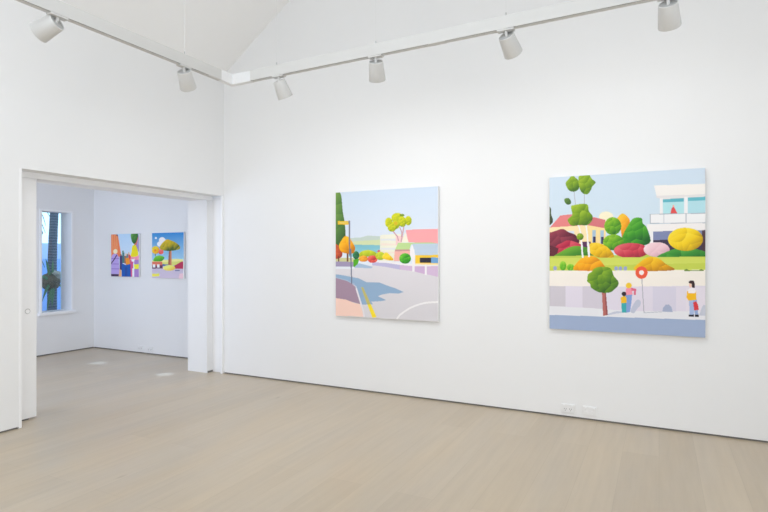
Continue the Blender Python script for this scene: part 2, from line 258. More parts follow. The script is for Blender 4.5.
# ------------------------------------------------------------------ paintings
# digitised outlines, thousandths of the canvas width and height
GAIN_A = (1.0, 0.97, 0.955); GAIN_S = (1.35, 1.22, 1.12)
ART = {
'P1': [
  ('p',0,[(0,0),(1000,0),(1000,600),(0,600)],(205,222,240),(226,234,245)),
  ('p',0,[(139,371),(266,367),(336,353),(465,362),(465,438),(139,434)],(196,212,204),None),
  ('p',0,[(139,402),(252,395),(465,387),(465,438),(139,434)],(210,222,176),None),
  ('p',0,[(139,423),(465,430),(465,523),(139,522)],(122,190,205),(150,206,218)),
  ('p',0,[(0,590),(1000,590),(1000,1000),(0,1000)],(222,220,226),(214,213,218)),
  ('p',0,[(458,351),(578,347),(605,348),(605,555),(452,555)],(236,236,218),None),
  ('p',0,[(506,350),(618,346),(677,349),(664,505),(506,504)],(238,238,220),None),
  ('p',0,[(463,380),(627,382),(627,397),(463,395)],(226,230,232),None),
  ('p',0,[(463,417),(627,419),(627,434),(463,432)],(240,228,214),None),
  ('p',0,[(463,451),(627,452),(627,467),(463,466)],(226,230,232),None),
  ('p',0,[(463,480),(627,482),(627,496),(463,495)],(240,228,214),None),
  ('p',0,[(612,358),(683,366),(664,430),(609,429)],(244,208,208),None),
  ('p',0,[(703,316),(998,313),(998,421),(728,410)],(250,168,172),None),
  ('p',0,[(661,413),(700,332),(731,410)],(242,238,220),None),
  ('p',0,[(633,413),(930,413),(997,422),(754,427),(741,464),(601,467)],(190,221,150),None),
  ('p',0,[(767,423),(998,422),(998,511),(795,508)],(190,209,227),None),
  ('p',0,[(744,466),(767,431),(795,508),(787,534),(744,534)],(240,240,242),None),
  ('p',0,[(601,466),(744,464),(744,555),(591,555)],(240,180,170),None),
  ('p',0,[(601,466),(744,464),(744,476),(601,478)],(205,150,150),None),
  ('p',0,[(785,467),(1006,465),(1006,508),(792,509)],(192,211,230),None),
  ('p',0,[(792,509),(1006,506),(1006,582),(792,580)],(246,205,62),None),
  ('p',0,[(836,527),(940,528),(940,564),(836,564)],(46,44,58),None),
  ('p',0,[(937,525),(1006,526),(1006,567),(937,567)],(112,166,216),None),
  ('p',0,[(792,569),(1006,569),(1006,582),(792,582)],(248,224,170),None),
  ('p',0,[(376,544),(506,555),(792,578),(1006,584),(1006,592),(771,591),(376,567)],(238,236,240),None),
  ('p',0,[(376,565),(506,567),(647,582),(647,618),(506,598),(376,587)],(190,186,220),None),
  ('p',0,[(647,582),(771,591),(1006,590),(1006,670),(771,628),(647,618)],(212,188,218),None),
  ('p',0,[(792,591),(882,591),(882,650),(792,633)],(206,178,214),None),
  ('p',0,[(766,465),(787,465),(787,633),(766,633)],(240,238,242),None),
  ('p',0,[(880,578),(898,578),(898,658),(880,655)],(240,238,242),None),
  ('b',90,3,[(753,534),(748,551),(733,565),(711,572),(686,572),(664,565),(648,551),(643,533),(648,516),(664,502),(686,494),(711,494),(733,502),(748,516)],(64,168,40),(120,205,60),(30,105,40)),
  ('b',70,5,[(239,507),(268,479),(339,466),(410,484),(424,513),(246,518)],(190,205,40),(215,222,70),(140,165,40)),
  ('p',1,[(460,478),(458,483),(454,487),(448,490),(441,490),(436,487),(431,483),(430,478),(431,473),(436,469),(441,467),(448,467),(454,469),(458,473)],(216,92,112),None),
  ('b',80,7,[(338,536),(333,547),(320,555),(300,560),(279,560),(259,555),(245,547),(241,536),(245,525),(259,517),(279,512),(300,512),(320,517),(333,526)],(242,166,50),(250,200,70),(215,120,50)),
  ('b',80,8,[(432,539),(427,551),(413,562),(393,567),(370,568),(350,562),(336,551),(331,538),(336,526),(350,515),(370,510),(393,510),(413,516),(427,526)],(226,84,74),(245,130,110),(180,55,60)),
  ('b',80,9,[(505,514),(501,528),(488,539),(469,546),(448,546),(429,539),(416,528),(411,513),(416,499),(429,488),(448,482),(469,482),(488,488),(501,500)],(196,208,48),(225,228,80),(140,170,40)),
  ('b',80,10,[(479,530),(500,492),(527,489),(554,509),(588,543),(548,548)],(250,214,40),(255,235,90),(220,165,30)),
  ('b',75,11,[(-2,-3),(38,-5),(59,27),(67,82),(76,159),(96,248),(105,357),(85,423),(53,455),(-8,455)],(80,124,60),(118,158,72),(52,84,48)),
  ('p',0,[(0,529),(188,529),(188,563),(0,563)],(206,206,150),None),
  ('b',80,12,[(-8,422),(31,433),(67,466),(70,505),(53,527),(-8,532)],(196,82,52),(222,112,60),(150,50,50)),
  ('p',0,[(27,515),(38,515),(38,560),(27,560)],(110,60,45),None),
  ('p',0,[(118,478),(134,478),(134,560),(118,560)],(120,76,46),None),
  ('b',110,13,[(103,353),(146,369),(182,413),(205,451),(185,492),(125,495),(60,480),(34,433),(67,381)],(242,166,20),(252,200,40),(200,124,24)),
  ('p',0,[(0,560),(190,561),(190,603),(0,599)],(162,152,184),None),
  ('b',110,14,[(248,509),(244,524),(235,535),(222,542),(207,542),(194,535),(184,524),(181,509),(184,494),(194,483),(207,477),(222,477),(235,483),(244,495)],(42,112,72),(70,145,90),(24,80,58)),
  ('p',0,[(188,540),(248,538),(222,603),(187,603)],(84,172,40),None),
  ('p',0,[(248,572),(384,600),(367,611),(196,607),(217,587)],(166,190,216),None),
  ('p',0,[(0,601),(196,601),(196,619),(0,620)],(228,234,242),None),
  ('l',12,[(687,283),(677,336),(661,404)],(206,166,174)),
  ('l',10,[(585,326),(625,365),(635,396)],(206,152,164)),
  ('l',8,[(648,296),(666,331),(664,367)],(196,150,160)),
  ('b',60,20,[(578,257),(574,273),(564,286),(550,293),(534,292),(519,285),(509,271),(506,255),(509,238),(519,225),(534,219),(550,219),(564,227),(574,240)],(192,202,26),(226,222,40),(118,146,28)),
  ('b',60,21,[(613,297),(609,311),(598,321),(581,326),(563,326),(547,320),(535,309),(531,295),(535,282),(547,272),(563,267),(581,267),(598,273),(609,284)],(192,202,26),(226,222,40),(118,146,28)),
  ('b',60,22,[(760,247),(757,263),(748,275),(736,281),(721,281),(708,273),(699,261),(696,246),(699,230),(708,218),(721,212),(736,212),(748,220),(757,232)],(192,202,26),(226,222,40),(118,146,28)),
  ('b',60,23,[(682,224),(676,241),(661,254),(638,261),(612,260),(589,252),(573,238),(567,221),(573,204),(589,191),(612,184),(638,185),(661,194),(676,208)],(192,202,26),(226,222,40),(118,146,28)),
  ('b',60,24,[(710,254),(707,271),(696,285),(680,292),(663,291),(647,283),(637,269),(633,252),(637,235),(647,221),(663,214),(680,215),(696,223),(707,237)],(192,202,26),(226,222,40),(118,146,28)),
  ('b',60,25,[(647,275),(643,290),(632,301),(616,307),(597,307),(581,300),(570,288),(566,273),(570,259),(581,247),(597,241),(616,242),(632,249),(643,261)],(192,202,26),(226,222,40),(118,146,28)),
  ('p',1,[(627,264),(626,271),(621,276),(613,278),(605,278),(598,275),(593,270),(591,263),(593,257),(598,252),(605,250),(613,250),(621,253),(626,258)],(212,186,36),None),
  ('p',1,[(694,204),(691,208),(685,211),(676,212),(665,212),(656,210),(649,207),(647,202),(649,198),(656,195),(665,194),(676,194),(685,196),(691,200)],(120,150,30),None),
  ('p',0,[(0,663),(78,670),(181,684),(239,691),(318,720),(451,721),(548,749),(602,761),(685,789),(642,801),(554,801),(479,813),(435,828),(518,856),(465,866),(367,873),(389,894),(268,900),(217,755),(122,718),(0,695)],(146,176,206),None),
  ('p',0,[(0,693),(115,715),(166,734),(203,758),(274,900),(181,883),(0,856)],(166,142,162),None),
  ('p',0,[(0,856),(108,865),(196,889),(274,898),(294,995),(0,999)],(246,211,196),None),
  ('l',6,[(3,690),(115,711),(196,738),(228,797)],(176,190,210)),
  ('l',16,[(217,775),(262,885),(288,951),(298,997)],(228,227,232)),
  ('p',0,[(265,763),(288,762),(365,895),(329,898)],(196,188,112),None),
  ('p',0,[(329,896),(365,893),(422,992),(381,1000)],(250,224,50),None),
  ('l',15,[(622,994),(647,966),(689,939),(737,912),(785,892),(839,875),(892,863),(945,858),(1006,854)],(240,240,242)),
  ('p',0,[(24,231),(142,235),(142,263),(24,260)],(236,190,40),None),
  ('p',0,[(38,241),(128,244),(128,253),(38,250)],(226,206,110),None),
  ('p',0,[(136,231),(152,232),(155,511),(141,511)],(122,126,140),None),
  ('p',0,[(150,456),(165,456),(175,737),(164,738)],(112,120,142),None),
],
'P2': [
  ('p',0,[(0,0),(1000,0),(1000,600),(0,600)],(204,222,238),(210,230,240)),
  ('p',1,[(438,270),(434,284),(421,294),(402,300),(380,299),(361,292),(348,281),(343,267),(348,254),(361,243),(380,238),(402,238),(421,245),(434,256)],(246,240,208),None),
  ('p',0,[(-1,329),(265,318),(265,531),(-1,531)],(247,226,178),None),
  ('p',0,[(265,318),(388,342),(388,531),(265,531)],(250,222,158),None),
  ('p',0,[(3,330),(77,253),(152,247),(320,273),(386,290),(388,344),(265,320)],(228,132,132),None),
  ('p',0,[(265,320),(305,270),(386,290),(388,344)],(212,118,124),None),
  ('p',0,[(123,356),(175,357),(175,376),(123,375)],(214,222,236),None),
  ('p',0,[(298,354),(322,354),(322,442),(298,442)],(164,192,216),None),
  ('p',0,[(305,395),(322,396),(322,442),(305,442)],(56,56,96),None),
  ('p',0,[(352,355),(376,355),(376,443),(352,443)],(164,192,216),None),
  ('p',0,[(358,396),(376,397),(376,443),(358,443)],(56,56,96),None),
  ('b',60,2,[(-6,199),(10,204),(13,246),(25,279),(19,303),(-6,307)],(72,88,62),(100,115,75),(46,58,50)),
  ('b',75,3,[(-6,382),(19,361),(48,352),(95,341),(135,363),(188,385),(209,434),(129,488),(36,542),(-6,553)],(112,42,62),(150,62,80),(70,26,46)),
  ('b',70,4,[(13,531),(48,454),(89,433),(129,417),(186,429),(237,456),(265,510),(129,531)],(184,42,72),(215,80,100),(125,28,56)),
  ('p',0,[(-1,445),(65,469),(46,539),(-1,539)],(98,40,54),None),
  ('p',0,[(226,426),(289,427),(289,480),(226,480)],(90,50,90),None),
  ('b',85,5,[(35,537),(90,487),(164,456),(236,459),(310,482),(350,532)],(72,142,42),(118,180,55),(40,98,40)),
  ('p',0,[(690,367),(1004,366),(1004,493),(690,491)],(126,136,176),None),
  ('p',0,[(690,422),(1004,415),(1004,532),(690,531)],(62,52,78),None),
  ('p',0,[(980,367),(1004,368),(1004,493),(980,493)],(74,52,64),None),
  ('p',0,[(750,172),(876,170),(876,268),(752,264)],(178,226,232),None),
  ('p',0,[(750,172),(876,170),(876,193),(750,193)],(94,180,196),None),
  ('p',0,[(899,168),(1004,167),(1004,268),(899,267)],(178,222,233),None),
  ('p',0,[(899,168),(1004,167),(1004,192),(899,192)],(100,186,201),None),
  ('p',0,[(696,88),(1004,93),(1004,169),(714,164)],(242,240,236),None),
  ('p',0,[(708,151),(1004,155),(1004,169),(750,175),(714,164)],(228,226,226),None),
  ('p',0,[(731,168),(750,169),(750,266),(731,265)],(240,240,241),None),
  ('p',0,[(877,165),(899,166),(899,269),(877,268)],(238,240,242),None),
  ('p',0,[(814,216),(820,228),(837,263),(796,265),(802,234)],(226,80,80),None),
  ('p',1,[(819,218),(819,221),(817,224),(815,225),(812,225),(810,223),(808,221),(808,218),(808,215),(810,212),(812,211),(815,211),(817,213),(819,215)],(242,180,160),None),
  ('p',0,[(671,263),(1004,268),(1004,325),(671,320)],(240,242,244),None),
  ('l',4,[(671,263),(1004,267)],(166,174,188)),
  ('l',4,[(673,319),(1004,324)],(166,174,188)),
  ('l',4,[(673,263),(673,319)],(166,174,188)),
  ('l',4,[(756,264),(756,320)],(166,174,188)),
  ('l',4,[(888,266),(888,323)],(166,174,188)),
  ('p',0,[(652,324),(1004,325),(1004,366),(690,369),(656,367)],(242,240,240),None),
  ('p',0,[(668,367),(691,367),(691,450),(668,450)],(240,240,242),None),
  ('p',0,[(0,520),(1000,505),(1000,600),(0,600)],(190,208,84),None),
  ('b',90,6,[(471,271),(498,253),(524,268),(545,299),(533,345),(509,407),(495,407),(482,334),(459,297)],(242,166,30),(252,200,60),(205,120,30)),
  ('b',85,7,[(545,310),(576,283),(619,286),(627,317),(653,348),(666,445),(503,448),(498,396)],(62,152,40),(110,195,60),(28,100,40)),
  ('b',75,8,[(490,332),(485,356),(470,375),(447,386),(423,385),(400,374),(385,354),(379,329),(385,305),(400,286),(423,275),(447,276),(470,288),(485,308)],(96,164,32),(150,200,50),(50,116,36)),
  ('b',75,9,[(507,434),(501,455),(482,473),(455,482),(424,482),(396,472),(377,454),(370,432),(377,410),(396,393),(424,384),(455,384),(482,395),(501,412)],(104,172,34),(156,206,54),(52,120,36)),
  ('b',75,10,[(275,457),(296,434),(355,440),(413,474),(441,526),(343,528),(284,499)],(236,190,22),(250,215,60),(190,140,24)),
  ('b',80,11,[(664,487),(654,507),(623,523),(579,532),(530,532),(485,523),(453,506),(442,485),(453,464),(485,448),(530,439),(579,440),(623,449),(654,466)],(202,60,80),(228,104,112),(150,40,62)),
  ('b',120,12,[(791,480),(783,499),(762,514),(730,523),(695,523),(662,514),(640,498),(632,479),(640,459),(662,444),(695,436),(730,436),(762,445),(783,461)],(236,198,208),(245,220,226),(212,166,184)),
  ('b',80,14,[(720,532),(801,483),(889,470),(1002,495),(1002,537)],(56,144,52),(90,176,70),(36,104,44)),
  ('b',85,13,[(987,420),(977,450),(949,474),(908,487),(862,486),(821,472),(792,448),(781,417),(792,387),(821,363),(862,351),(908,352),(949,366),(977,390)],(240,206,22),(252,226,60),(186,144,20)),
  ('p',0,[(-6,534),(545,528),(1005,522),(1104,518),(1104,601),(545,612),(-6,621)],(204,217,92),(212,224,110)),
  ('p',0,[(0,588),(0,618),(1000,594),(1000,560)],(196,211,84),None),
  ('b',140,15,[(119,583),(117,597),(111,608),(101,614),(91,614),(81,608),(75,597),(72,583),(75,570),(81,559),(91,553),(101,553),(111,559),(117,570)],(110,190,40),(160,215,70),(60,140,40)),
  ('b',140,15,[(175,592),(172,602),(165,609),(155,614),(143,614),(133,610),(126,602),(123,592),(126,583),(133,575),(143,571),(155,571),(165,575),(172,583)],(110,190,40),(160,215,70),(60,140,40)),
  ('p',1,[(54,600),(52,606),(48,611),(43,614),(37,614),(31,611),(27,606),(26,600),(27,594),(31,589),(37,586),(43,586),(48,589),(52,594)],(152,166,204),None),
  ('p',1,[(469,597),(468,603),(465,608),(460,610),(454,610),(449,608),(445,603),(444,597),(445,591),(449,587),(454,584),(460,584),(465,587),(468,591)],(152,166,204),None),
  ('p',1,[(497,597),(495,603),(492,607),(487,610),(481,610),(476,608),(473,603),(472,597),(473,591),(476,587),(481,584),(487,584),(492,587),(495,591)],(152,166,204),None),
  ('p',1,[(528,597),(527,602),(524,607),(519,610),(513,610),(508,607),(505,603),(503,597),(505,591),(508,586),(513,584),(519,584),(524,586),(527,591)],(152,166,204),None),
  ('p',0,[(-6,616),(545,610),(1005,600),(1104,595),(1104,696),(545,712),(-6,718)],(244,239,230),None),
  ('p',0,[(-6,718),(545,709),(1104,690),(1104,860),(545,873),(-6,857)],(224,219,233),None),
  ('p',0,[(-6,718),(114,717),(114,850),(-6,852)],(206,202,212),None),
  ('p',0,[(232,716),(367,713),(367,855),(232,851)],(210,205,218),None),
  ('p',0,[(688,707),(829,706),(829,855),(688,858)],(214,211,228),None),
  ('p',0,[(889,707),(1000,705),(1000,868),(889,868)],(228,222,234),None),
  ('p',0,[(-6,850),(296,853),(545,862),(1005,845),(1104,845),(1104,891),(545,906),(-6,911)],(230,232,238),None),
  ('p',0,[(-6,909),(545,902),(1104,895),(1104,1015),(545,1026),(-6,1034)],(160,178,209),None),
  ('b',80,16,[(178,611),(194,562),(236,528),(284,516),(334,533),(369,567),(376,609)],(246,170,20),(252,200,50),(205,120,24)),
  ('b',70,17,[(579,607),(613,555),(665,525),(722,532),(767,567),(816,605)],(228,168,20),(248,205,40),(175,116,24)),
  ('p',0,[(878,602),(891,595),(905,603),(964,603),(975,595),(991,602),(991,608),(878,609)],(110,140,60),None),
  ('p',0,[(402,886),(448,868),(521,863),(521,872),(459,881),(404,894)],(196,202,220),None),
  ('p',0,[(363,745),(389,744),(403,892),(371,900)],(182,106,100),None),
  ('p',0,[(381,744),(389,744),(403,892),(392,895)],(150,80,84),None),
  ('b',62,18,[(266,665),(270,636),(296,619),(310,600),(355,587),(413,593),(432,615),(442,645),(471,679),(468,707),(448,727),(415,750),(355,752),(320,741),(290,721),(284,699),(263,682)],(94,142,36),(142,180,44),(52,94,38)),
  ('p',1,[(549,859),(584,795),(610,794),(612,822),(591,846),(570,874)],(192,198,217),None),
  ('p',0,[(518,757),(560,756),(556,800),(546,868),(516,874)],(132,162,216),None),
  ('p',0,[(518,722),(556,716),(563,758),(518,764)],(240,150,172),None),
  ('p',0,[(553,716),(586,723),(582,762),(570,760),(572,737),(556,735)],(222,104,134),None),
  ('p',1,[(557,702),(555,710),(550,716),(542,720),(534,720),(526,717),(521,711),(519,703),(521,695),(526,689),(534,686),(542,686),(550,689),(555,695)],(242,202,52),None),
  ('p',0,[(491,808),(523,808),(523,872),(493,873)],(62,172,178),None),
  ('p',0,[(486,780),(507,768),(523,776),(524,812),(489,813)],(242,190,42),None),
  ('p',1,[(521,755),(520,762),(516,767),(510,770),(504,770),(498,767),(494,762),(492,756),(494,750),(498,745),(504,742),(510,742),(516,744),(520,749)],(52,42,52),None),
  ('l',5,[(621,657),(627,763),(634,869)],(172,172,184)),
  ('l',5,[(634,869),(745,858)],(186,190,204)),
  ('p',1,[(657,621),(653,637),(643,651),(627,658),(610,659),(595,651),(584,638),(580,622),(584,605),(595,592),(610,584),(627,584),(643,591),(653,605)],(236,92,62),None),
  ('p',1,[(634,621),(632,628),(628,633),(622,636),(616,636),(609,633),(605,628),(604,621),(605,615),(609,610),(616,607),(622,607),(628,610),(632,615)],(246,234,232),None),
  ('p',0,[(747,858),(751,834),(767,814),(787,812),(803,829),(809,856)],(166,176,203),None),
  ('p',0,[(964,870),(981,820),(990,807),(1002,809),(1002,870)],(198,203,218),None),
  ('p',0,[(906,778),(934,778),(934,869),(910,870)],(166,186,226),None),
  ('p',0,[(928,778),(951,777),(960,868),(940,869)],(150,172,216),None),
  ('p',0,[(895,729),(910,713),(936,711),(947,728),(949,779),(904,785),(891,768)],(246,190,30),None),
  ('p',0,[(899,723),(910,711),(936,711),(946,726),(943,739),(902,740)],(242,238,242),None),
  ('p',1,[(904,673),(917,664),(934,668),(940,691),(938,708),(923,704),(921,686),(910,684)],(60,42,46),None),
  ('p',0,[(906,682),(919,684),(923,702),(912,709),(906,698)],(242,202,182),None),
  ('p',0,[(930,795),(947,788),(958,808),(963,837),(936,842)],(216,60,66),None),
  ('p',0,[(904,868),(935,867),(935,880),(904,881)],(42,42,56),None),
  ('p',0,[(939,866),(963,865),(963,879),(939,880)],(42,42,56),None),
  ('l',5,[(175,90),(177,133),(184,187)],(178,184,196)),
  ('l',5,[(245,109),(245,195)],(178,184,196)),
  ('l',10,[(203,316),(220,370),(229,488),(236,527)],(240,240,242)),
  ('l',10,[(256,318),(265,382),(271,488),(276,522)],(240,240,242)),
  ('l',11,[(227,436),(232,525)],(238,240,242)),
  ('l',11,[(272,436),(279,518)],(238,240,242)),
  ('b',80,19,[(115,43),(141,12),(161,-6),(184,11),(204,32),(208,81),(175,101),(135,88)],(118,158,30),(162,192,48),(70,112,34)),
  ('b',75,20,[(209,-3),(248,-9),(276,-6),(296,24),(322,49),(298,75),(289,96),(265,122),(226,108),(206,57)],(118,158,30),(162,192,48),(70,112,34)),
  ('b',120,21,[(106,146),(138,142),(154,170),(137,185),(113,173)],(82,122,52),(112,150,66),(54,90,46)),
  ('b',70,22,[(152,196),(180,187),(226,182),(267,190),(276,231),(300,261),(296,292),(265,320),(209,319),(158,322),(131,293),(134,274),(161,251)],(118,158,30),(162,192,48),(70,112,34)),
  ('b',120,23,[(239,394),(237,404),(230,412),(221,416),(210,416),(201,411),(194,403),(192,393),(194,384),(201,376),(210,372),(221,372),(230,377),(237,384)],(118,158,30),(162,192,48),(70,112,34)),
],
'S1': [
  ('p',0,[(0,0),(1000,0),(1000,1000),(0,1000)],(166,202,236),(200,218,238)),
  ('p',0,[(-19,2),(248,8),(307,238),(365,461),(248,614),(-19,615)],(230,122,78),None),
  ('p',0,[(39,1),(64,1),(89,439),(53,439)],(240,152,106),None),
  ('p',0,[(118,0),(144,0),(169,438),(133,439)],(240,152,106),None),
  ('p',0,[(191,-1),(216,-1),(241,438),(205,438)],(240,152,106),None),
  ('p',0,[(-19,439),(32,439),(32,1004),(-19,1003)],(226,150,110),None),
  ('p',1,[(252,27),(249,35),(241,41),(230,45),(217,45),(205,42),(197,35),(194,27),(197,19),(205,13),(217,9),(230,9),(241,12),(249,19)],(70,60,90),None),
  ('p',0,[(314,508),(423,508),(423,850),(314,850)],(62,52,104),None),
  ('p',0,[(412,430),(489,430),(489,685),(412,685)],(60,112,116),None),
  ('p',0,[(489,508),(599,507),(599,697),(489,697)],(150,102,84),None),
  ('p',0,[(558,472),(628,472),(628,614),(558,614)],(90,120,130),None),
  ('p',0,[(621,453),(657,420),(709,519),(709,708),(635,708)],(192,110,112),None),
  ('p',0,[(525,571),(650,552),(694,713),(547,727)],(242,142,42),None),
  ('p',1,[(467,411),(464,421),(456,430),(444,434),(431,434),(419,430),(411,422),(408,411),(411,401),(419,393),(431,388),(444,388),(456,393),(464,401)],(70,120,90),None),
  ('p',1,[(580,481),(577,492),(569,500),(557,505),(544,505),(533,500),(524,492),(522,482),(524,471),(533,463),(544,459),(557,459),(569,463),(577,471)],(240,190,150),None),
  ('p',1,[(687,462),(684,472),(676,481),(664,485),(651,485),(639,481),(631,473),(628,462),(631,452),(639,444),(651,439),(664,439),(676,444),(684,452)],(240,190,150),None),
  ('p',1,[(394,496),(391,507),(383,515),(371,519),(358,519),(347,515),(338,507),(336,497),(338,486),(347,478),(358,473),(371,473),(383,478),(391,486)],(120,80,70),None),
  ('p',0,[(387,685),(540,727),(723,697),(723,1007),(387,1005)],(22,82,172),None),
  ('p',0,[(503,779),(595,779),(595,1006),(503,1006)],(30,70,150),None),
  ('p',0,[(292,814),(379,850),(387,1005),(285,1005)],(232,172,122),None),
  ('p',0,[(-4,580),(32,498),(111,455),(227,473),(285,544),(310,850),(285,1005),(-11,1003)],(166,152,216),None),
  ('p',0,[(10,568),(296,567),(296,584),(10,584)],(132,112,192),None),
  ('p',0,[(10,697),(296,697),(296,713),(10,713)],(132,112,192),None),
  ('p',0,[(10,814),(296,814),(296,831),(10,830)],(132,112,192),None),
  ('l',33,[(205,502),(104,605),(10,690)],(62,42,92)),
  ('p',0,[(-11,943),(285,944),(285,1005),(-11,1003)],(62,44,76),None),
  ('p',1,[(234,408),(226,432),(205,452),(175,463),(141,463),(111,452),(90,433),(82,408),(90,384),(111,364),(141,353),(175,353),(205,364),(226,383)],(236,216,186),None),
  ('p',0,[(893,43),(1005,42),(1005,423),(908,376)],(146,136,194),None),
  ('p',0,[(849,91),(990,80),(923,257),(841,281)],(202,112,92),None),
  ('b',120,31,[(742,-7),(960,-15),(960,114),(871,229),(782,206),(727,92)],(62,122,52),(90,150,64),(40,86,48)),
  ('p',0,[(701,514),(1005,494),(1005,661),(709,661)],(226,142,172),None),
  ('p',0,[(841,613),(1005,604),(1005,1008),(841,1007)],(152,124,194),None),
  ('p',0,[(701,614),(805,613),(797,1007),(723,1007)],(192,82,132),None),
  ('p',0,[(738,595),(864,580),(834,656),(753,642)],(240,234,240),None),
  ('p',0,[(768,803),(838,803),(838,1007),(768,1007)],(230,226,236),None),
  ('p',0,[(827,713),(1012,699),(1012,813),(849,818)],(246,221,62),None),
  ('p',1,[(775,286),(871,257),(953,352),(979,494),(849,537),(720,519),(746,410)],(250,211,24),None),
  ('p',1,[(716,543),(713,565),(705,583),(693,593),(680,593),(668,583),(660,565),(657,543),(660,520),(668,502),(680,492),(693,492),(705,502),(713,520)],(200,60,60),None),
],
'S2': [
  ('p',0,[(0,0),(1000,0),(1000,640),(0,640)],(40,130,204),(150,198,228)),
  ('p',1,[(159,113),(155,123),(145,131),(131,136),(115,135),(101,131),(92,122),(88,112),(92,102),(102,93),(116,89),(132,89),(146,94),(155,102)],(216,236,250),None),
  ('p',1,[(429,163),(419,192),(390,214),(348,227),(302,227),(260,213),(231,190),(221,161),(232,132),(261,109),(303,97),(350,97),(391,111),(420,134)],(240,240,248),None),
  ('p',1,[(332,248),(323,272),(300,292),(266,303),(229,303),(195,292),(172,272),(164,247),(173,222),(196,202),(230,191),(267,191),(301,203),(324,223)],(240,240,248),None),
  ('p',1,[(518,230),(506,265),(474,292),(427,308),(374,308),(327,292),(295,263),(283,228),(295,193),(328,165),(376,150),(428,151),(475,167),(507,195)],(240,240,248),None),
  ('p',0,[(-34,615),(495,591),(768,571),(986,583),(986,729),(-36,742)],(222,222,150),None),
  ('p',0,[(-35,668),(494,639),(986,621),(986,729),(-36,742)],(200,211,122),None),
  ('p',0,[(-36,727),(986,710),(986,1033),(-41,1057)],(182,182,208),(190,184,210)),
  ('p',0,[(706,723),(818,679),(929,631),(986,626),(986,786),(713,785)],(166,46,82),None),
  ('p',0,[(320,689),(563,701),(494,735),(319,733)],(70,110,170),None),
  ('p',0,[(-27,639),(327,636),(327,723),(-28,727)],(202,112,92),None),
  ('p',0,[(-28,722),(341,718),(340,788),(-30,793)],(92,52,84),None),
  ('p',0,[(22,697),(101,696),(100,769),(21,771)],(240,235,240),None),
  ('p',0,[(165,696),(243,695),(242,768),(164,769)],(240,235,240),None),
  ('b',110,41,[(45,624),(75,553),(146,511),(252,501),(391,534),(363,592),(286,627)],(82,172,42),(130,200,64),(44,120,44)),
  ('b',150,42,[(239,379),(226,416),(191,446),(140,463),(83,463),(32,447),(-3,416),(-15,379),(-2,341),(34,311),(85,294),(142,294),(193,311),(227,341)],(246,186,32),(252,214,70),(214,140,30)),
  ('p',1,[(144,386),(140,397),(129,407),(114,412),(96,412),(81,407),(70,397),(66,386),(70,374),(81,365),(97,360),(114,360),(130,365),(141,374)],(230,130,40),None),
  ('b',150,43,[(372,415),(363,441),(340,462),(306,473),(269,473),(235,462),(212,441),(204,415),(213,389),(236,368),(270,356),(307,356),(341,368),(364,389)],(236,96,96),(246,140,130),(196,60,72)),
  ('p',0,[(90,463),(118,463),(118,521),(89,521)],(90,120,60),None),
  ('p',0,[(545,372),(620,372),(624,717),(514,718)],(152,96,78),None),
  ('p',0,[(586,372),(620,372),(624,717),(583,717)],(190,130,100),None),
  ('b',50,44,[(247,338),(297,252),(429,163),(498,145),(587,164),(736,212),(870,290),(876,358),(701,391),(531,400),(358,386)],(166,156,26),(206,182,40),(70,92,38)),
  ('b',130,45,[(740,770),(721,798),(668,820),(591,833),(505,835),(427,824),(373,803),(354,776),(374,748),(428,726),(506,713),(592,712),(669,723),(722,744)],(246,226,112),(252,238,150),(216,190,80)),
  ('p',0,[(733,814),(875,811),(875,840),(733,842)],(112,122,164),None),
  ('p',0,[(-24,909),(240,899),(239,958),(-25,975)],(236,221,92),None),
  ('p',0,[(869,892),(986,885),(986,1009),(841,1012)],(226,192,207),None),
],
}


